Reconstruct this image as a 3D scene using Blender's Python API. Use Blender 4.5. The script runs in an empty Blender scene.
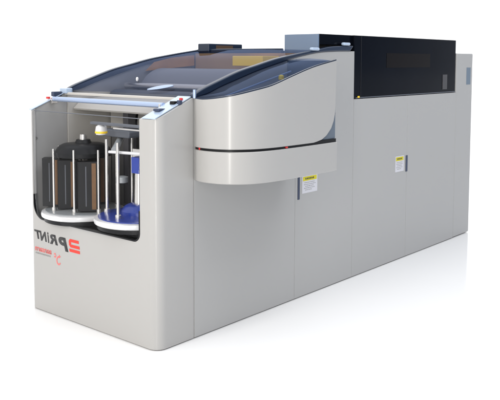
import bpy, bmesh, math, random
from mathutils import Vector, Matrix
random.seed(7)
S = bpy.context.scene
COL = S.collection

# ---------------------------------------------------------------- camera
cd = bpy.data.cameras.new('camera'); cam = bpy.data.objects.new('camera', cd); COL.objects.link(cam)
fw = Vector((0.7592323, 0.6461608, -0.0777342)).normalized()
rt = Vector((0.6483535, -0.7613290, 0.0039880)).normalized()
up = rt.cross(fw).normalized()
m = Matrix((rt, up, -fw)).transposed().to_4x4(); m.translation = Vector((-2.60188, -2.83173, 1.5))
cam.matrix_world = m
cd.sensor_width = 36; cd.lens = 36*764.27/500; cd.shift_y = -0.16025
cd.clip_start = .05; cd.clip_end = 500
S.camera = cam
S.render.resolution_x = 1024; S.render.resolution_y = 819
S.view_settings.view_transform = 'Standard'; S.view_settings.look = 'None'
S.view_settings.exposure = 0; S.view_settings.gamma = 1

# ---------------------------------------------------------------- studio surroundings (world)
w = bpy.data.worlds.new('World'); S.world = w; w.use_nodes = True
nt = w.node_tree; nt.nodes.clear()
N = nt.nodes.new; Lk = nt.links.new
out = N('ShaderNodeOutputWorld'); bg = N('ShaderNodeBackground'); Lk(bg.outputs[0], out.inputs[0])
tc = N('ShaderNodeTexCoord')
def dotn(v):
    n = N('ShaderNodeVectorMath'); n.operation = 'DOT_PRODUCT'; n.inputs[1].default_value = v
    Lk(tc.outputs['Generated'], n.inputs[0]); return n.outputs['Value']
def ramp(src, a, b):
    n = N('ShaderNodeMapRange'); n.interpolation_type = 'SMOOTHSTEP'
    n.inputs[1].default_value = a; n.inputs[2].default_value = b; Lk(src, n.inputs[0]); return n.outputs[0]
def mixc(f, a, b):
    n = N('ShaderNodeMix'); n.data_type = 'RGBA'; Lk(f, n.inputs[0])
    for i, v in ((6, a), (7, b)):
        if isinstance(v, tuple): n.inputs[i].default_value = (*v, 1)
        else: Lk(v, n.inputs[i])
    return n.outputs[2]
c = mixc(ramp(dotn((-0.95, .3, 0)), -.05, .45), (.15, .195, .285), (1.02, .985, .94))   # added for face contrast: darker to the right, bright on the front side
c = mixc(ramp(dotn((0, 0, 1)), .35, .9), c, (1.30, 1.34, 1.42))                        # open pale blue overhead
c = mixc(ramp(dotn((.76, .65, -.15)), .25, .75), c, (1.45, 1.45, 1.45))              # white backdrop behind the machine
Lk(c, bg.inputs[0]); bg.inputs[1].default_value = 1.0

def area(name, loc, target, sx, sy, power, col):
    l = bpy.data.lights.new(name, 'AREA'); l.shape = 'RECTANGLE'; l.size = sx; l.size_y = sy; l.energy = power; l.color = col
    o = bpy.data.objects.new(name, l); COL.objects.link(o); o.location = loc
    o.rotation_euler = (Vector(target)-Vector(loc)).to_track_quat('-Z', 'Y').to_euler(); return o
area('softbox', (-5.0, .2, 3.2), (0.3, .3, .6), 2.2, 2.2, 120, (1, .95, .89))
area('strip_lamp', (-3.9, -2.6, 1.7), (.3, -.1, .8), .40, 3.2, 78, (1, .97, .92))
area('floor_fill_light', (1.4, -2.6, 5.2), (1.4, -2.2, 0), 5.0, 2.2, 120, (.97, .98, 1))  # unseen overhead fill added to bring the floor up to white

# ---------------------------------------------------------------- materials
def mat(name, col, rough=.4, metal=0, coat=0, spec=.5, alpha=1, emit=None, bump=0, bscale=200, var=0, vscale=3, tint=None):
    m = bpy.data.materials.new(name); m.use_nodes = True; t = m.node_tree; b = t.nodes['Principled BSDF']
    b.inputs['Base Color'].default_value = (*col, 1); b.inputs['Roughness'].default_value = rough
    b.inputs['Metallic'].default_value = metal; b.inputs['Coat Weight'].default_value = coat
    b.inputs['Coat Roughness'].default_value = .13
    b.inputs['Specular IOR Level'].default_value = spec; b.inputs['Alpha'].default_value = alpha
    if emit: b.inputs['Emission Color'].default_value = (*emit[0], 1); b.inputs['Emission Strength'].default_value = emit[1]
    co = t.nodes.new('ShaderNodeTexCoord')
    if var:
        n = t.nodes.new('ShaderNodeTexNoise'); n.inputs['Scale'].default_value = vscale; n.inputs['Detail'].default_value = 6
        t.links.new(co.outputs['Object'], n.inputs['Vector'])
        r = t.nodes.new('ShaderNodeMapRange'); r.inputs[3].default_value = 1-var; r.inputs[4].default_value = 1+var
        t.links.new(n.outputs[0], r.inputs[0])
        h = t.nodes.new('ShaderNodeHueSaturation'); h.inputs['Color'].default_value = (*col, 1)
        t.links.new(r.outputs[0], h.inputs['Value']); t.links.new(h.outputs[0], b.inputs['Base Color'])
        r2 = t.nodes.new('ShaderNodeMapRange'); r2.inputs[3].default_value = rough*.85; r2.inputs[4].default_value = rough*1.15
        t.links.new(n.outputs[0], r2.inputs[0]); t.links.new(r2.outputs[0], b.inputs['Roughness'])
    if bump:
        n = t.nodes.new('ShaderNodeTexNoise'); n.inputs['Scale'].default_value = bscale; n.inputs['Detail'].default_value = 1
        t.links.new(co.outputs['Object'], n.inputs['Vector'])
        bp = t.nodes.new('ShaderNodeBump'); bp.inputs['Strength'].default_value = bump; bp.inputs['Distance'].default_value = .002
        t.links.new(n.outputs[0], bp.inputs['Height']); t.links.new(bp.outputs[0], b.inputs['Normal'])
    return m
def glass(name, tint, weight, gloss_col=(1, 1, 1), rough=.03):
    m = bpy.data.materials.new(name); m.use_nodes = True; t = m.node_tree; t.nodes.clear()
    o = t.nodes.new('ShaderNodeOutputMaterial'); mx = t.nodes.new('ShaderNodeMixShader'); tr = t.nodes.new('ShaderNodeBsdfTransparent')
    g = t.nodes.new('ShaderNodeBsdfGlossy'); fr = t.nodes.new('ShaderNodeFresnel'); fr.inputs[0].default_value = 1.35
    mu = t.nodes.new('ShaderNodeMath'); mu.operation = 'MULTIPLY'; mu.inputs[1].default_value = weight
    tr.inputs[0].default_value = (*tint, 1); g.inputs[0].default_value = (*gloss_col, 1); g.inputs[1].default_value = rough
    t.links.new(fr.outputs[0], mu.inputs[0]); t.links.new(mu.outputs[0], mx.inputs[0])
    t.links.new(tr.outputs[0], mx.inputs[1]); t.links.new(g.outputs[0], mx.inputs[2]); t.links.new(mx.outputs[0], o.inputs[0])
    return m
PAINT = mat('warm_grey_paint', (.385, .380, .370), .30, coat=.3, bump=.5, bscale=3.5, var=.02, vscale=1.3)
SIDE = mat('cool_grey_paint', (.392, .391, .385), .34, coat=.2, bump=.6, bscale=3.2, var=.02, vscale=1.1)
CORE = mat('dark_frame_metal', (.10, .10, .10), .5)
INNER = mat('interior_beige', (.55, .53, .49), .5, var=.05)
TAN = mat('interior_tan', (.42, .26, .12), .5, var=.15, vscale=6)
GREY = mat('interior_grey', (.11, .12, .14), .45, var=.12, vscale=7)
DRUM = mat('drum_grey_metal', (.22, .225, .24), .4, metal=.0, var=.08, vscale=8)
ORANGE = mat('orange_brown_trim', (.55, .27, .07), .45, var=.3, vscale=9)
YELLOW = mat('yellow_plastic', (1.0, .66, .03), .4)
BLACK = mat('black_plastic', (.006, .0065, .008), .35, spec=.25)
BROWN = mat('brown_film_edge', (.15, .065, .014), .35, var=.3, vscale=40)
CHROME = mat('brushed_steel', (.75, .73, .70), .22, metal=.9)
WHITEP = mat('white_plastic', (.72, .72, .72), .3, coat=.3)
BLUE = mat('blue_plastic', (.012, .04, .30), .3, coat=.4)
DISC = mat('grey_disc', (.30, .32, .33), .3, coat=.3)
RAIL = mat('dark_blue_rail', (.016, .028, .055), .28, spec=.5)
BAR = mat('pale_blue_anodised_bar', (.42, .52, .72), .3, metal=.5)
TOPB = mat('pale_blue_and_sky_sheen', (.42, .52, .66), .25, coat=.5)  # its blue also paints sky light onto cheek tops and hinges
RED = mat('red_print', (.72, .035, .02), .4)
PINK = mat('faded_red_print', (.75, .16, .15), .4)
INK = mat('black_print', (.02, .02, .022), .4)
GINK = mat('grey_print', (.3, .3, .3), .5)
STICK = mat('white_sticker', (.62, .62, .66), .45)
YST = mat('yellow_sticker_band', (.62, .55, .01), .45)
SLOT = mat('dark_blue_slot', (.03, .045, .09), .4)
VENT = mat('blue_grey_plate', (.14, .19, .25), .4)
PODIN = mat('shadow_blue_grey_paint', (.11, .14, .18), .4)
ENDP = mat('sky_sheen_blue_grey', (.16, .22, .32), .3, coat=.1)  # sky reflection on the cover's end, put into the base colour
SMOKE = mat('smoked_acrylic', (.003, .004, .007), .10, spec=.10, var=.5, vscale=2.5)
GHOST = mat('smoked_acrylic_brown', (.006, .0045, .0045), .2, spec=.10)
REDL = mat('red_marker', (.6, .03, .03), .3)
GREEN = mat('green_marker', (.03, .25, .14), .3)
CLEAR = glass('clear_acrylic', (.93, .935, .945), .22)
TINT = glass('blue_tinted_acrylic', (.64, .65, .70), .22, (.45, .60, 1.0))  # blue gloss colour stands in for sky reflected in the canopy
PTINT = glass('dark_tinted_acrylic', (.48, .53, .63), .25, (.45, .60, 1.0))  # same sky-blue reflection colour put into the console glass
FLOORM = mat('white_glossy_floor', (.90, .897, .89), .09, spec=.5)

# ---------------------------------------------------------------- helpers
def link(name, bm, material, parent=None, smooth=False, bevel=0, label=None, seg=2):
    bmesh.ops.recalc_face_normals(bm, faces=bm.faces[:])
    me = bpy.data.meshes.new(name); bm.to_mesh(me); bm.free()
    o = bpy.data.objects.new(name, me); COL.objects.link(o)
    mats = material if isinstance(material, (list, tuple)) else [material]
    for x in mats: me.materials.append(x)
    if parent: o.parent = parent
    if bevel:
        b = o.modifiers.new('bevel', 'BEVEL'); b.width = bevel; b.segments = seg; b.limit_method = 'ANGLE'; b.angle_limit = math.radians(40)
    if smooth: shade(me)
    if label: o['label'] = label
    return o
def shade(me, ang=35):
    for p in me.polygons: p.use_smooth = True
    bm = bmesh.new(); bm.from_mesh(me)
    for e in bm.edges:
        if len(e.link_faces) == 2 and e.calc_face_angle(0) > math.radians(ang): e.smooth = False
    bm.to_mesh(me); bm.free()
def box(x0, x1, y0, y1, z0, z1, bm=None):
    bm = bm or bmesh.new()
    v = [bm.verts.new((x, y, z)) for x in (x0, x1) for y in (y0, y1) for z in (z0, z1)]
    for f in ((0, 1, 3, 2), (4, 6, 7, 5), (0, 4, 5, 1), (2, 3, 7, 6), (0, 2, 6, 4), (1, 5, 7, 3)): bm.faces.new([v[i] for i in f])
    return bm
def prism(pts, axis, a, b, bm=None):
    """polygon pts extruded along axis from a to b. axis x: pts=(y,z); y: (x,z); z: (x,y)"""
    bm = bm or bmesh.new()
    def P(p, t): return {'x': (t, p[0], p[1]), 'y': (p[0], t, p[1]), 'z': (p[0], p[1], t)}[axis]
    A = [bm.verts.new(P(p, a)) for p in pts]; B = [bm.verts.new(P(p, b)) for p in pts]
    bm.faces.new(A); bm.faces.new(B[::-1]); n = len(pts)
    for i in range(n): bm.faces.new((A[i], B[i], B[(i+1) % n], A[(i+1) % n]))
    return bm
def lathe(cx, cy, prof, n=48, bm=None):
    bm = bm or bmesh.new(); rings = []
    for r, z in prof:
        rings.append([bm.verts.new((cx+r*math.cos(2*math.pi*i/n), cy+r*math.sin(2*math.pi*i/n), z)) for i in range(n)])
    for a, b in zip(rings, rings[1:]):
        for i in range(n): bm.faces.new((a[i], a[(i+1) % n], b[(i+1) % n], b[i]))
    bm.faces.new(rings[0]); bm.faces.new(rings[-1][::-1]); return bm
def tube(p, q, r, n=14, bm=None):
    bm = bm or bmesh.new(); p = Vector(p); q = Vector(q); d = (q-p).normalized()
    a = d.orthogonal().normalized(); b = d.cross(a)
    A = [bm.verts.new(p+r*(a*math.cos(t)+b*math.sin(t))) for t in [2*math.pi*i/n for i in range(n)]]
    B = [bm.verts.new(q+r*(a*math.cos(t)+b*math.sin(t))) for t in [2*math.pi*i/n for i in range(n)]]
    for i in range(n): bm.faces.new((A[i], A[(i+1) % n], B[(i+1) % n], B[i]))
    bm.faces.new(A); bm.faces.new(B[::-1]); return bm
def rrect(a0, a1, b0, b1, r, n=8, corners=(1, 1, 1, 1)):
    pts = []
    for k, (cx, cy, s) in enumerate(((a1-r, b1-r, 0), (a0+r, b1-r, 90), (a0+r, b0+r, 180), (a1-r, b0+r, 270))):
        if corners[k]:
            for i in range(n+1):
                t = math.radians(s+90*i/n); pts.append((cx+r*math.cos(t), cy+r*math.sin(t)))
        else:
            pts.append((a1 if k in (0, 3) else a0, b1 if k in (0, 1) else b0))
    return pts
def interp(tab, x):
    if x <= tab[0][0]: return tab[0][1]
    for a, b in zip(tab, tab[1:]):
        if x <= b[0]: return a[1]+(b[1]-a[1])*(x-a[0])/(b[0]-a[0])
    return tab[-1][1]
def smoothtab(tab, n):
    """Catmull-Rom through table points"""
    o = []
    P = [tuple(2*a-b_ for a, b_ in zip(tab[0], tab[1]))]+list(tab)+[tuple(2*a-b_ for a, b_ in zip(tab[-1], tab[-2]))]
    for i in range(1, len(P)-2):
        for k in range(n):
            t = k/n; r = []
            for j in range(len(P[0])):
                a, b, c_, d = P[i-1][j], P[i][j], P[i+1][j], P[i+2][j]
                r.append(.5*(2*b+(c_-a)*t+(2*a-5*b+4*c_-d)*t*t+(3*b-a-3*c_+d)*t**3))
            o.append(tuple(r))
    o.append(tuple(tab[-1])); return o
def bake(o):
    dg = bpy.context.evaluated_depsgraph_get(); e = o.evaluated_get(dg); me = bpy.data.meshes.new_from_object(e)
    o.modifiers.clear(); old = o.data; o.data = me; bpy.data.meshes.remove(old)

# ---------------------------------------------------------------- setting: white glossy studio floor
fl = link('floor', box(-60, 80, -60, 80, -.05, 0), FLOORM); fl['kind'] = 'structure'

# ================================================================= THE MACHINE
W = 1.12; L = 3.698; H = 1.565; FB = .006
M = bpy.data.objects.new('film_processor', None); COL.objects.link(M); M.location = (0, 0, 0)
M['label'] = 'large grey industrial film processing machine with blue tinted canopy, side console and black top cover'
M['category'] = 'processing machine'

# ---- front cover: rounded shell with a big window opening, sloped cheeks
def plan(x1, y0, y1, r0, r1, n=14):
    p = [(x1, y0)]
    for i in range(n+1):
        t = math.radians(270-90*i/n); p.append((r0+r0*math.cos(t), y0+r0+r0*math.sin(t)))
    for i in range(n+1):
        t = math.radians(180-90*i/n); p.append((r1+r1*math.cos(t), y1-r1+r1*math.sin(t)))
    p.append((x1, y1)); return p
front = link('front_cover', prism(plan(.262, 0, W, .062, .045), 'z', FB, 1.4), PAINT, M)
cuts = []
cuts.append(prism([(-.2, 1.1195), (.0, 1.1975), (.262+.2, 1.1975+.103*.462/.262), (.6, 2), (-.2, 2)], 'y', -.3, W+.3))
cuts.append(box(.022, .5, .125, W-.025, .50, 2))
def opening(d=0):
    pts = [(.127+d, 1.198)]
    for i in range(11):
        t = math.radians(180+90*i/10); pts.append((.127+.05+(.05-d)*math.cos(t), .553+.05+(.05-d)*math.sin(t)))
    for i in range(13):
        t = math.radians(270+90*i/12); pts.append((W-.042-.095+(.095-d)*math.cos(t), .553+.095+(.095-d)*math.sin(t)))
    return pts+[(W-.042-d, 1.198)]
cuts.append(prism([(.127, 2.0)]+opening()+[(W-.042, 2.0)], 'x', -.2, .1))
cuts.append(box(.06, .5, .035, W-.03, -.1, .45))
for cb in cuts:
    k = link('cutter', cb, PAINT)
    bo = front.modifiers.new('cut', 'BOOLEAN'); bo.operation = 'DIFFERENCE'; bo.object = k; bo.solver = 'EXACT'
    bake(front); bpy.data.objects.remove(k)
shade(front.data, 30)
b = front.modifiers.new('bevel', 'BEVEL'); b.width = .003; b.segments = 2; b.limit_method = 'ANGLE'; b.angle_limit = math.radians(45)

# sloped cheek tops: blue sky reflection put into the colour of thin sheets
def cap(y0, y1):
    pts = [(.004, 1.2005), (.262, 1.3035), (.262, 1.3095), (.004, 1.2065)]
    return prism(pts, 'y', y0, y1)
link('cheek_sky_sheen', cap(.014, .112), TOPB, M, bevel=.002)
link('cheek_sky_sheen', cap(W-.036, W-.004), TOPB, M, bevel=.002)
# latches of the canopy
la = link('latch', box(.158, .195, .035, .07, 1.266, 1.286), BLACK, M, bevel=.004)
link('latch_button', box(.205, .220, .03, .048, 1.284, 1.302), REDL, la, bevel=.004)
link('latch_lever', box(.168, .19, .006, .026, 1.268, 1.292) , SLOT, la, bevel=.003)
link('latch_base', box(.065, .115, .05, .095, 1.236, 1.250), SLOT, la, bevel=.004)
lb = link('latch', box(.16, .22, 1.085, 1.115, 1.276, 1.305), SLOT, M, bevel=.004)
link('latch_button', box(.12, .135, 1.085, 1.11, 1.262, 1.276), REDL, lb, bevel=.003)
link('latch_lever', box(.225, .275, 1.05, 1.12, 1.292, 1.325), TOPB, lb, bevel=.006)

# window pane
pane = bmesh.new(); A = []
for i in range(25):
    u = i/24; y = .131+(W-.049-.131)*u; row = []
    for k in range(19):
        v = k/18; zlo = .556
        if y > W-.042-.095: zlo += .095-math.sqrt(max(0, .095**2-(y-(W-.042-.095))**2))
        if y < .177: zlo += .05-math.sqrt(max(0, .05**2-(.177-y)**2))
        row.append(pane.verts.new((.012-.095*(math.sin(math.pi*u)*math.sin(math.pi*min(1, v*.9+.06)))**.45, y, zlo+(1.194-zlo)*v)))
    A.append(row)
for a, b_ in zip(A, A[1:]):
    for k in range(18): pane.faces.new((a[k], a[k+1], b_[k+1], b_[k]))
fwin = link('front_window', pane, CLEAR, M, smooth=True)
gs = bmesh.new(); P0 = [q for q in opening(.001) if q[1] < .9]; P1 = [q for q in opening(.008) if q[1] < .9]; P0[0:0] = [(.128, .72)]; P1[0:0] = [(.135, .72)]; P0.append((W-.043, .70)); P1.append((W-.050, .70)); A = []
for p, q in zip(P0, P1): A.append([gs.verts.new((-.002, *p)), gs.verts.new((-.002, *q)), gs.verts.new((.02, *q)), gs.verts.new((.02, *p))])
for a, b_ in zip(A, A[1:]):
    for j in range(4): gs.faces.new((a[j], a[(j+1) % 4], b_[(j+1) % 4], b_[j]))
gs.faces.new(A[0]); gs.faces.new(A[-1][::-1])
link('window_gasket', gs, BLACK, M)
link('window_edge', tube((.013, .129, 1.198), (.013, W-.047, 1.198), .0025), GREY, M, smooth=True)
# bar across the opening
brb = tube((.155, .112, 1.262), (.155, W-.036, 1.262), .0145, 24)
bar = link('cross_bar', brb, BAR, M, smooth=True)
for y in (.118, W-.05):
    link('bar_bracket', box(.135, .175, y, y+.012, 1.235, 1.27), CHROME, bar, bevel=.002)
link('tan_trim', box(.235, .26, .112, W-.04, 1.285, 1.300), INNER, M, bevel=.003)

# mirrored lettering: advances towards +Y (right to left in view)
def text_mesh(s, width, height, y0, z0, shear=0, bold=.0, depth=.0012, x=-.0004):
    cu = bpy.data.curves.new('t', 'FONT'); cu.body = s; cu.offset = bold; cu.shear = shear; cu.extrude = 0
    o = bpy.data.objects.new('t', cu); COL.objects.link(o)
    dg = bpy.context.evaluated_depsgraph_get(); me = bpy.data.meshes.new_from_object(o.evaluated_get(dg))
    bpy.data.objects.remove(o); bm = bmesh.new(); bm.from_mesh(me); bpy.data.meshes.remove(me)
    xs = [v.co.x for v in bm.verts]; ys = [v.co.y for v in bm.verts]; a, b_, c_, d = min(xs), max(xs), min(ys), max(ys)
    for v in bm.verts:
        v.co = Vector((x, y0+(v.co.x-a)/(b_-a)*width, z0+(v.co.y-c_)/(d-c_)*height))
    r = bmesh.ops.extrude_face_region(bm, geom=bm.faces[:])
    for v in [g for g in r['geom'] if isinstance(g, bmesh.types.BMVert)]: v.co.x -= depth
    return bm
def join(bms):
    bm = bmesh.new()
    for q in bms:
        me = bpy.data.meshes.new('q'); q.to_mesh(me); q.free(); bm.from_mesh(me); bpy.data.meshes.remove(me)
    return bm
# red figure 2, mirrored like the rest of the writing
def twobars():
    bm = bmesh.new(); y0, y1, z0, z1 = .634, .730, .408, .482; t = .017; sh = .10
    def q(a, b_, c_, d):   # a..b along y, c..d along z
        prism([(p+ (zz-z0)*sh, zz) for p, zz in ((a, c_), (b_, c_), (b_, d), (a, d))], 'x', -.0016, -.0004, bm)
    # closed bowl on the left (mirrored), open bar below
    q(y0+.004, y1-.012, z1-t, z1); q(y0, y1-.012, z1-.048, z1-.031)
    pts = [(y1-.012, z1), (y1, z1-.012), (y1, z1-.036), (y1-.012, z1-.048), (y1-.012, z1-.031), (y1-.020, z1-.028), (y1-.020, z1-.020), (y1-.012, z1-t)]
    prism([(p+(zz-z0)*sh, zz) for p, zz in pts], 'x', -.0016, -.0004, bm)
    q(y0, y1, z0, z0+t)
    return bm
link('red_letter', twobars(), RED, front, label='red striped figure 2 at the right end of the mirrored wordmark')
link('wordmark', join([
    text_mesh('P', .092, .078, .742, .402, .25, .045),
    text_mesh('R', .076, .058, .842, .424, .25, .035),
    text_mesh('i', .018, .062, .926, .426, .2, .03),
    text_mesh('N', .070, .058, .950, .428, .2, .035),
    text_mesh('T', .060, .052, 1.016, .434, .2, .035)]), INK, front, label='black mirrored letters PRiNT')
# small faded line with its swirl emblem
def ring(cy, cz, r0, r1, a0, a1, n=16, bm=None):
    bm = bm or bmesh.new()
    pts = [(cy+r1*math.cos(math.radians(a0+(a1-a0)*i/n)), cz+1.25*r1*math.sin(math.radians(a0+(a1-a0)*i/n))) for i in range(n+1)]
    pts += [(cy+r0*math.cos(math.radians(a1+(a0-a1)*i/n)), cz+1.25*r0*math.sin(math.radians(a1+(a0-a1)*i/n))) for i in range(n+1)]
    return prism(pts, 'x', -.0014, -.0004, bm)
em = ring(.836, .336, .014, .0215, -150, 110); ring(.872, .362, .006, .011, 20, 330, bm=em)
prism([(.832, .372), (.832, .352), (.816, .362)], 'x', -.0014, -.0004, em)
link('emblem', em, PINK, front)
link('small_lettering', join([text_mesh('aansarn', .165, .024, .905, .360, .1, .02)]), PINK, front)
link('fine_print', join([text_mesh('nnnmannnam', .15, .009, .915, .343)]), GINK, front)
for z in (1.03,):
    link('screw', tube((.03, W-.0255, z), (.03, W-.034, z), .010), CHROME, front, smooth=True)

# ---- side panels (near side)
RB = [(.262, 1.300), (.366, 1.317), (.48, 1.354), (.629, 1.395), (.786, 1.437), (.952, 1.474), (1.108, 1.507), (1.251, 1.531), (1.411, 1.551), (1.60, 1.560), (1.81, 1.563)]
RT = [(.262, 1.318), (.338, 1.350), (.479, 1.395), (.628, 1.440), (.786, 1.474), (.952, 1.509), (1.108, 1.533), (1.251, 1.553), (1.40, 1.572), (1.55, 1.592), (1.80, 1.600)]
RBs = smoothtab(RB, 4); RTs = smoothtab(RT, 4)
g = .0008
def sidepoly(x0, x1):
    pts = [(x0, FB), (x1, FB), (x1, interp(RBs, x1))]
    pts += [p for p in reversed(RBs) if x0+.004 < p[0] < x1-.004]
    return pts+[(x0, interp(RBs, x0))]
p1 = link('side_panel', prism(sidepoly(.271, 1.160), 'y', 0, .02), SIDE, M, bevel=.0018)
p2 = link('side_panel', prism(sidepoly(1.160+2*g, 1.815), 'y', 0, .02), SIDE, M, bevel=.0018)
p3 = link('side_panel', box(1.815+2*g, 2.565, 0, .02, FB, 1.238), SIDE, M, bevel=.0018)
p4 = link('side_panel', box(2.565+2*g, 3.385, 0, .02, FB, 1.238), SIDE, M, bevel=.0018)
p5 = link('end_column', box(3.385+g, L, 0, W, FB, H), SIDE, M, bevel=.010, seg=4)
link('vent_plate', box(3.575, 3.655, -.002, .004, 1.300, 1.445), VENT, p5, bevel=.001)
# narrow strip between front cover and the panels
link('corner_strip', box(.2635, .2695, .003, .02, FB, 1.30), PAINT, M)
# main frame behind the panels
fb = box(.62, 1.815, .022, W-.02, .02, 1.20)
box(1.44, 1.81, .022, W-.02, 1.201, 1.54, fb); box(1.816, 3.38, .302, W-.02, 1.22, 1.52, fb); box(1.817, 3.384, .022, W-.02, .02, 1.219, fb)
box(.262, .619, .022, W-.02, .02, .46, fb)
link('main_frame', fb, CORE, M)
for x in (1.161, 1.816, 2.566, 3.386): link('seam_strip', box(x-.02, x+.02, .0203, .0216, .01, 1.2), SIDE, M)
link('rear_side_panel', prism([(.264, FB), (3.383, FB), (3.383, 1.52), (1.815, 1.52)]+[p for p in reversed(RBs) if p[0] > .262 and p[0] < 1.812]+[(.264, 1.300)], 'y', W-.018, W), SIDE, M)
link('cabinet_front_face', box(1.60, 1.805, .021, .05, 1.2, 1.555), SIDE, M)
# latch slots and warning stickers
def sticker(x0, x1, z0, z1, par):
    st = link('warning_sticker', box(x0, x1, -.0016, -.0002, z0, z1), STICK, par)
    h = z1-z0; w_ = x1-x0
    link('yellow_band', box(x0+.008, x1-.008, -.0024, -.0017, z1-.30*h, z1-.06*h), YST, st)
    bm = bmesh.new(); b2 = bmesh.new()
    for i in range(6):      # the word block on the band
        box(x0+.2*w_+i*.1*w_, x0+.2*w_+i*.1*w_+.06*w_, -.0030, -.0025, z1-.23*h, z1-.13*h, b2)
    for i, (a, b_) in enumerate(((.15, .8), (.12, .86), (.2, .7), (.12, .78), (.2, .6))):
        xx = x0+a*w_
        while xx < x0+b_*w_:
            ww = random.uniform(.05, .11)*w_; box(xx, xx+ww, -.0022, -.0017, z0+h*(.58-.105*i), z0+h*(.58-.105*i)+.035*h, bm); xx += ww+.03*w_
    link('sticker_text', bm, GINK, st); link('band_text', b2, INK, st)
sticker(1.232, 1.395, .664, .776, p2)
sticker(2.392, 2.520, .672, .790, p3)
link('latch_slot', box(1.186, 1.206, -.003, .004, .632, .772), SLOT, p2, bevel=.001)
link('latch_slot', box(2.548, 2.576, -.003, -.0005, .662, .785), SLOT, p3, bevel=.001)

# ---- smoked black cover on top
cov = link('smoked_cover', box(1.822, 3.375, .006, .30, 1.242, 1.672), SMOKE, M, bevel=.004)
link('cover_extension', box(1.445, 1.8215, .006+.02, .30, 1.603, 1.6718), SMOKE, cov, bevel=.003)
link('cover_end_panel', box(1.428, 1.4445, .03, .30, 1.545, 1.670), ENDP, cov, bevel=.002)  # end face coloured blue-grey in place of a grazing sky reflection
gh = bmesh.new()
gh.free()
link('inner_unit', box(2.25, 2.92, .0045, .0059, 1.45, 1.555), GHOST, cov)
link('cover_handle', box(3.14, 3.22, .0022, .0058, 1.27, 1.39), mat('dark_grey_handle', (.045, .045, .05), .4), cov, bevel=.001)
link('cover_edge', box(1.845, 3.372, .0025, .0058, 1.243, 1.250), mat('edge_grey', (.08, .09, .11), .3), cov)
link('cover_corner_tab', box(1.865, 1.89, .001, .0024, 1.246, 1.258), YELLOW, cov)
link('cover_seam', box(1.905, 1.909, .0035, .0058, 1.25, 1.668), mat('seam_grey', (.008, .009, .012), .3), cov)

# ---- canopy: tinted sheet on two curved rails
def railmesh(y0, y1, x1=1.80, lift=0):
    bt = [(x, z) for x, z in RBs if x <= x1]; tp = [(x, z+lift) for x, z in RTs if x <= x1]
    return prism(bt+tp[::-1], 'y', y0, y1)
glm = bmesh.new()
tp = [(x, z-.006) for x, z in RTs if x <= 1.42]; ny = 14; rows = []
for i in range(ny+1):
    y = .03+(W-.06)*i/ny; crown = .010*math.sin(math.pi*i/ny)
    rows.append([glm.verts.new((x, y, z+crown*min(1, (x-.262)*4))) for x, z in tp])
for a, b_ in zip(rows, rows[1:]):
    for i in range(len(tp)-1): glm.faces.new((a[i], a[i+1], b_[i+1], b_[i]))
can = link('canopy', glm, TINT, M, smooth=True)
rl = link('canopy_rail', railmesh(-.006, .032), RAIL, M, bevel=.008, seg=3)
rf = link('canopy_rail', railmesh(W-.034, W+.002), RAIL, M, bevel=.006, seg=3)
link('canopy_rear_beam', box(1.40, 1.435, .31, W-.04, 1.535, 1.580), RAIL, M, bevel=.006)
link('rear_deck', box(1.436, 1.81, .31, W-.04, 1.545, 1.565), RAIL, M, bevel=.004)
for x0, z in ((1.30, 1.574), (1.655, 1.612)):
    link('hinge_glint', box(x0+.01, x0+.09, -.016, .012, z-.012, z+.008), TOPB, rl, bevel=.009, seg=3)  # bluish glints on the hinges painted as pale blue caps
hh = link('hinge_housing', box(1.385, 1.75, .95, 1.06, 1.558, 1.618), RAIL, M, bevel=.006)
link('housing_window', box(1.46, 1.64, .9465, .9495, 1.572, 1.606), mat('brown_smoked_pane', (.12, .075, .05), .25), hh)
# white gleam near the canopy's lower right corner, shaped as a solid pale blade
gr = bmesh.new(); n = 14
for i in range(n):
    pass
gr.free()
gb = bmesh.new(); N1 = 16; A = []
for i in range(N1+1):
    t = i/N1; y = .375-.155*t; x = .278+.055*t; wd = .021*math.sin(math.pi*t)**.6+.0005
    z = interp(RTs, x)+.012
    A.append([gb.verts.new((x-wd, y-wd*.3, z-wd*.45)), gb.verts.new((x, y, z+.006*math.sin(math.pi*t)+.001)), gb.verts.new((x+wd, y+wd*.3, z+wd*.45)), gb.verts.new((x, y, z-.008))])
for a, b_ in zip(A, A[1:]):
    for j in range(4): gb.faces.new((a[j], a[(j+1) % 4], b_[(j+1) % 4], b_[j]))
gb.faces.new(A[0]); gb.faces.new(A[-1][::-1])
link('canopy_gleam', gb, BAR, can, smooth=True)
link('canopy_knob', lathe(.42, .62, [(.003, 1.372), (.008, 1.38), (.008, 1.392), (.003, 1.398)], 16), WHITEP, can, smooth=True)

# ---- what shows under the canopy
link('interior_deck', box(.56, 1.40, .04, W-.04, 1.205, 1.225), GREY, M)
def ydrum(cx, cz, r, y0, y1, a0=0, a1=360, n=48):
    return prism([(cx+r*math.cos(math.radians(a0+(a1-a0)*i/n)), cz+r*math.sin(math.radians(a0+(a1-a0)*i/n))) for i in range(n if a1-a0 == 360 else n+1)], 'y', y0, y1)
dr = link('drum', ydrum(.98, 1.21, .235, .10, W-.12), DRUM, M, smooth=True)
link('roller', ydrum(.62, 1.235, .075, .07, W-.07), GREY, M, smooth=True)
link('roller', ydrum(.72, 1.33, .022, .05, W-.05), CHROME, M, smooth=True)
link('rear_tan_wall', box(1.38, 1.398, .04, W-.04, 1.226, 1.548), TAN, M)
tr = prism([(.90, 1.425), (1.37, 1.46), (1.37, 1.535), (1.15, 1.517), (.98, 1.485)], 'y', W-.040, W-.036)
link('orange_trim', tr, ORANGE, M)
link('yellow_box', box(1.20, 1.375, .30, .56, 1.462, 1.528), YELLOW, M, bevel=.004)
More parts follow.
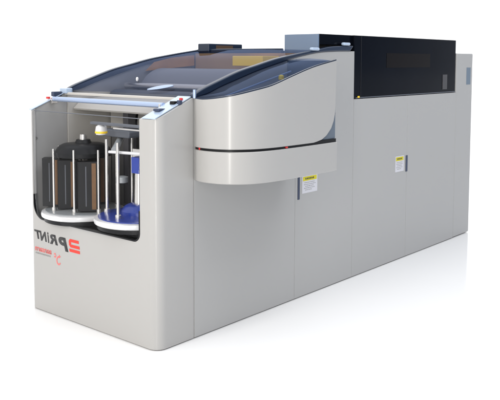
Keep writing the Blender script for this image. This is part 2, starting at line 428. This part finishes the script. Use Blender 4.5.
link('tan_shelf', prism([(.30, 1.20), (.36, 1.25), (.58, 1.27), (.58, 1.255), (.37, 1.235), (.31, 1.19)], 'y', .04, W-.04), INNER, M)

# ---- interior behind the front window
iw = link('interior_back_wall', box(.60, .618, .04, W-.04, .46, 1.203), CORE, M)
link('upper_wall_panel', box(.585, .599, .12, W-.05, 1.02, 1.203), INNER, iw)
link('wall_column', box(.50, .57, .80, .85, .60, 1.19), mat('column_grey', (.10, .10, .11), .4), iw, bevel=.004)
link('interior_side_wall', box(.266, .60, W-.030, W-.0185, .46, 1.295), INNER, M)
link('interior_side_wall', box(.266, .60, .021, .035, .46, 1.295), INNER, M)
link('interior_tray', box(.032, .60, .036, W-.036, .47, .500), GREY, M)
link('lamp_head', prism(rrect(.44, .70, 1.06, 1.10, .015), 'x', .20, .34), GREY, M, bevel=.006)
kn = link('valve_knob', lathe(.12, .585, [(.012, 1.075), (.030, 1.080), (.034, 1.10), (.030, 1.125), (.016, 1.135)], 24), WHITEP, M, smooth=True)
link('knob_ring', lathe(.12, .585, [(.031, 1.086), (.0355, 1.088), (.0355, 1.098), (.031, 1.10)], 24), YELLOW, kn, smooth=True)
link('guide_plate', box(.10, .13, .20, .66, 1.135, 1.150), GREY, M, bevel=.003)
link('guide_rod', tube((.09, .15, 1.125), (.09, .44, 1.125), .005), CHROME, M, smooth=True)

def carousel(cx, cy, r, zb, ztop, topmat, rod_spots, rod_top, rim=WHITEP, pole_r=.007):
    e = bpy.data.objects.new('carousel', None); COL.objects.link(e); e.parent = M; e.location = (cx, cy, zb)
    def add(nm, bm, mt, **k):
        bmesh.ops.translate(bm, verts=bm.verts[:], vec=(-cx, -cy, -zb)); return link(nm, bm, mt, e, smooth=True, **k)
    add('under_plate', lathe(cx, cy, [(r*.80, zb-.032), (r*.93, zb-.022), (r*.93, zb-.001)]), BLACK)
    add('disc_rim', lathe(cx, cy, [(r*.94, zb), (r*.99, zb+.006), (r, zb+.018), (r*.985, zb+.030), (r*.93, zb+.034)]), rim)
    add('disc_top', lathe(cx, cy, [(r*.90, zb+.0345), (r*.90, zb+.040), (r*.55, zb+.046), (r*.30, zb+.050)]), topmat)
    add('centre_post', lathe(cx, cy, [(.03, zb+.05), (.022, ztop-.02)], 24), CHROME)
    for a, rr in rod_spots:
        x = cx+rr*math.cos(math.radians(a)); y = cy+rr*math.sin(math.radians(a))
        add('rod', lathe(x, y, [(pole_r, zb+.04), (pole_r, rod_top)], 14), CHROME)
        add('rod_foot', lathe(x, y, [(pole_r*1.9, zb+.04), (pole_r*1.9, zb+.062), (pole_r*1.3, zb+.066)], 14), CHROME)
    return e, add
CX1, CY1, R1, Z1 = .185, .835, .249, .580
c1, add1 = carousel(CX1, CY1, R1, Z1, 1.08, DISC, ((166, .185), (214, .17), (257, .20), (110, .17), (320, .19), (30, .2)), .985)
add1('top_hub', lathe(CX1, CY1, [(.15, .930), (.165, .935), (.168, .960), (.15, .985), (.14, .995), (.12, 1.005), (.05, 1.01), (.04, 1.03)], 40), BLACK)
CX2, CY2, R2, Z2 = .185, .342, .250, .607
c2, add2 = carousel(CX2, CY2, R2, Z2, .99, BLUE, ((118, .19), (186, .165), (250, .20), (300, .21), (60, .2)), 1.06, pole_r=.009)
add2('blue_hub', lathe(CX2, CY2, [(.10, Z2+.045), (.10, Z2+.065), (.08, Z2+.09), (.06, Z2+.10)], 32), BLUE)
add2('cross_arm', tube((.05, .16, 1.01), (.05, .43, 1.00), .008), WHITEP)
add2('cross_arm', tube((.12, .47, 1.00), (.26, .58, 1.05), .02), DISC)
add2('gear', lathe(.17, .47, [(.02, .81), (.035, .815), (.035, .845), (.02, .85)], 20), DISC)
add2('gear', lathe(.20, .20, [(.03, .76), (.045, .77), (.045, .80), (.03, .81)], 20), GREY)
add2('blue_clamp', box(.06, .12, .20, .26, .90, .985), BLUE)
link('motor_box', prism(rrect(.15, .40, .562, .592, .012), 'x', .035, .20), BLACK, M, bevel=.003)
for y in (.17, .21): link('motor_foot', tube((.048, y, .53), (.03, y, .53), .008), CHROME, M, smooth=True)

# ---- side console (pod)
PP = [(.271, .0), (.256, -.035), (.247, -.085), (.249, -.14), (.264, -.20), (.306, -.262), (.385, -.318), (.50, -.347), (.66, -.357), (.85, -.360), (1.085, -.360)]
PZ = [1.300, 1.297, 1.296, 1.300, 1.308, 1.321, 1.343, 1.368, 1.414, 1.462, 1.503]
tab = smoothtab([(a[0], a[1], z) for a, z in zip(PP, PZ)], 6)
def shell(zlo, zhi, off, xmax, th=.016, x_extra=0):
    pts = [p for p in tab if p[0] <= xmax or p[1] > -.3]
    bm = bmesh.new(); cols = []
    for i, p in enumerate(pts):
        a = Vector(pts[max(0, i-1)][:2]); b_ = Vector(pts[min(len(pts)-1, i+1)][:2]); t = (b_-a).normalized(); nrm = Vector((-t.y, t.x))
        if nrm.x*(.6-p[0])+nrm.y*(0-p[1]) < 0: nrm = -nrm
        o = Vector(p[:2])+nrm*off; q = Vector(p[:2])+nrm*(off+th)
        if i == 0: o.y = min(o.y, -.0005); q.y = min(q.y, -.0005)
        l, h = zlo(p), zhi(p)
        cols.append([bm.verts.new((o.x, o.y, l)), bm.verts.new((o.x, o.y, h)), bm.verts.new((q.x, q.y, h)), bm.verts.new((q.x, q.y, l))])
    for a, b_ in zip(cols, cols[1:]):
        for j in range(4): bm.faces.new((a[j], a[(j+1) % 4], b_[(j+1) % 4], b_[j]))
    bm.faces.new(cols[0]); bm.faces.new(cols[-1][::-1]); return bm
CZ = [(.86, 1.044), (.93, 1.056), (.975, 1.076), (1.02, 1.113), (1.045, 1.155), (1.058, 1.20), (1.062, 1.26), (1.065, 1.40), (1.067, 1.48)]
tab_save = tab
# finer columns near the rounded rear corner
fine = [p for p in tab if p[0] < .88]+[(x, -.360, interp([(q[0], q[2]) for q in tab if q[1] < -.34], x)) for x in [.88+.187*(1-(1-i/26)**1.8) for i in range(27)]]
tab = fine
up_ = link('console_upper_panel', shell(lambda p: 1.044 if p[1] > -.355 else min(interp(CZ, p[0]), p[2]-.002), lambda p: p[2], 0, 9), PAINT, M, smooth=True)
tab = tab_save
lo_ = link('console_lower_panel', shell(lambda p: .863, lambda p: 1.030, 0, 9), PAINT, M, smooth=True)
for o in (up_, lo_):
    b = o.modifiers.new('bevel', 'BEVEL'); b.width = .004; b.segments = 2; b.limit_method = 'ANGLE'; b.angle_limit = math.radians(50)
seal = link('console_seal', shell(lambda p: 1.022, lambda p: 1.050, .010, 9, .006), BLACK, M, smooth=True)
for y in (-.047,): link('marker', box(.262, .275, y-.006, y+.006, 1.031, 1.043), REDL, seal)
link('marker', box(.61, .625, -.3525, -.345, 1.033, 1.041), REDL, seal)
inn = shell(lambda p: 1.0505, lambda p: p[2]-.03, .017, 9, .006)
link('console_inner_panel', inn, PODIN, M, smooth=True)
base = [(p[0]+.02 if p[0] < .3 else p[0], p[1]+.016) for p in tab if p[1] < -.03]
base = [(.30, -.0015)]+base+[(1.08, -.0015)]
link('console_floor', prism(base, 'z', .868, .880), CORE, M)
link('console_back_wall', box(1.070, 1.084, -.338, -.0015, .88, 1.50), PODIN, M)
link('console_deck', prism(base, 'z', 1.19, 1.20), GREY, M)
cdk = link('control_plate', box(.50, .98, -.27, -.06, 1.2005, 1.30), SLOT, M, bevel=.01)
for k, yy in enumerate((-.075, -.145, -.225)):
    link('display_strip', prism([(.42+.08*k, 1.30+.01*k), (1.0, 1.43-.03*k), (1.0, 1.44-.03*k), (.42+.08*k, 1.31+.01*k)], 'y', yy-.012, yy), (BAR, GREY, SLOT)[k], M, bevel=.002)
for x, y, z in ((.62, -.20, 1.318), (.86, -.12, 1.41)):
    link('indicator_lamp', lathe(x, y, [(.016, z-.02), (.016, z), (.008, z+.008)], 16), YELLOW, M, smooth=True)
    link('lamp_stem', lathe(x, y, [(.006, 1.30), (.006, z-.02)], 10), GREY, M, smooth=True)
# tinted console window between the rail and the upper panel
pw = bmesh.new(); A = []
for i, p in enumerate(fine):
    xr = .275+(1.10-.275)*(i/(len(fine)-1))
    xr = .275 if p[0] < .275 else p[0]*.985+.006
    zr = interp(RBs, xr)+.006
    col = []
    for k in range(5):
        t = k/4; col.append(pw.verts.new((p[0]*(1-t)+xr*t+(.010 if (t == 0 and p[1] > -.2) else 0), (p[1]+.008)*(1-t)+(-.004)*t, (p[2]-.003)*(1-t)+zr*t+.012*math.sin(math.pi*t))))
    A.append(col)
for a, b_ in zip(A, A[1:]):
    for k in range(4): pw.faces.new((a[k], a[k+1], b_[k+1], b_[k]))
link('console_window', pw, PTINT, M, smooth=True)
# dark gasket along the top edge of the upper panel
gk = bmesh.new(); A = []
for p in fine:
    A.append([gk.verts.new((p[0]+dx, p[1]+dy, p[2]+dz)) for dx, dy, dz in ((.004, .004, .0005), (.004, .004, .007), (.008, .016, .007), (.008, .016, .0005))])
for a, b_ in zip(A, A[1:]):
    for j in range(4): gk.faces.new((a[j], a[(j+1) % 4], b_[(j+1) % 4], b_[j]))
gk.faces.new(A[0]); gk.faces.new(A[-1][::-1])
link('console_gasket', gk, RAIL, M, smooth=True)
link('console_hinge', tube((.262, -.012, 1.30), (.262, -.012, 1.345), .009), BAR, M, smooth=True)

# cables and small fittings in the bay
def hose(name, pts, r, material):
    bm = bmesh.new(); P = smoothtab(pts, 6)
    for a, b_ in zip(P, P[1:]): tube(a, b_, r, 8, bm)
    bmesh.ops.remove_doubles(bm, verts=bm.verts[:], dist=r*.35); return link(name, bm, material, M, smooth=True)
hose('cable', [(.40, .60, 1.19), (.36, .56, 1.10), (.40, .48, 1.02), (.38, .42, .90), (.44, .40, .75)], .008, BLACK)
hose('cable', [(.30, .20, 1.16), (.26, .26, 1.09), (.22, .24, 1.04), (.20, .17, 1.00)], .006, BLUE)
link('bay_bracket', box(.20, .30, .30, .34, .86, 1.12), GREY, M, bevel=.004)
link('bay_plate', box(.24, .25, .36, .46, .88, 1.00), CHROME, M, bevel=.002)
link('printed_tag', box(.2385, .2395, .385, .435, .91, .95), STICK, M)

# ================================================================= black cassettes standing on the left carousel
def cassette(x, y, r, label):
    e = bpy.data.objects.new('film_cassette', None); COL.objects.link(e); e.location = (x, y, Z1+.051)
    e['label'] = label; e['category'] = 'cassette'; e['group'] = 'black film cassettes on the carousel'
    a = math.radians(-42+random.uniform(-12, 12)); ca, sa = math.cos(a), math.sin(a)
    def rp(pts): return [(p*ca-q*sa, p*sa+q*ca) for p, q in pts]
    link('cassette_body', prism(rp(rrect(-r, r, -.035, .035, .008, 4)), 'z', .002, .288), BLACK, e, bevel=.002)
    link('brown_film_edge', prism(rp([(r*.25, -.0362), (r*.62, -.0362), (r*.62, -.0352), (r*.25, -.0352)]), 'z', .012, .278), BROWN, e)
    link('steel_clip', prism(rp([(-r*.3, -.0362), (-r*.22, -.0362), (-r*.22, -.0352), (-r*.3, -.0352)]), 'z', .03, .26), GREY, e)
    return e
cassette(.075, .985, .058, 'leftmost black film cassette with a brown edge, behind the left steel rod')
cassette(.085, .850, .060, 'front middle black film cassette with a brown edge, between the two front steel rods')
cassette(.120, .700, .064, 'black film cassette at the right side of the left carousel, next to the blue carousel')
cassette(.300, .850, .066, 'rear black film cassette behind the other three on the left carousel')
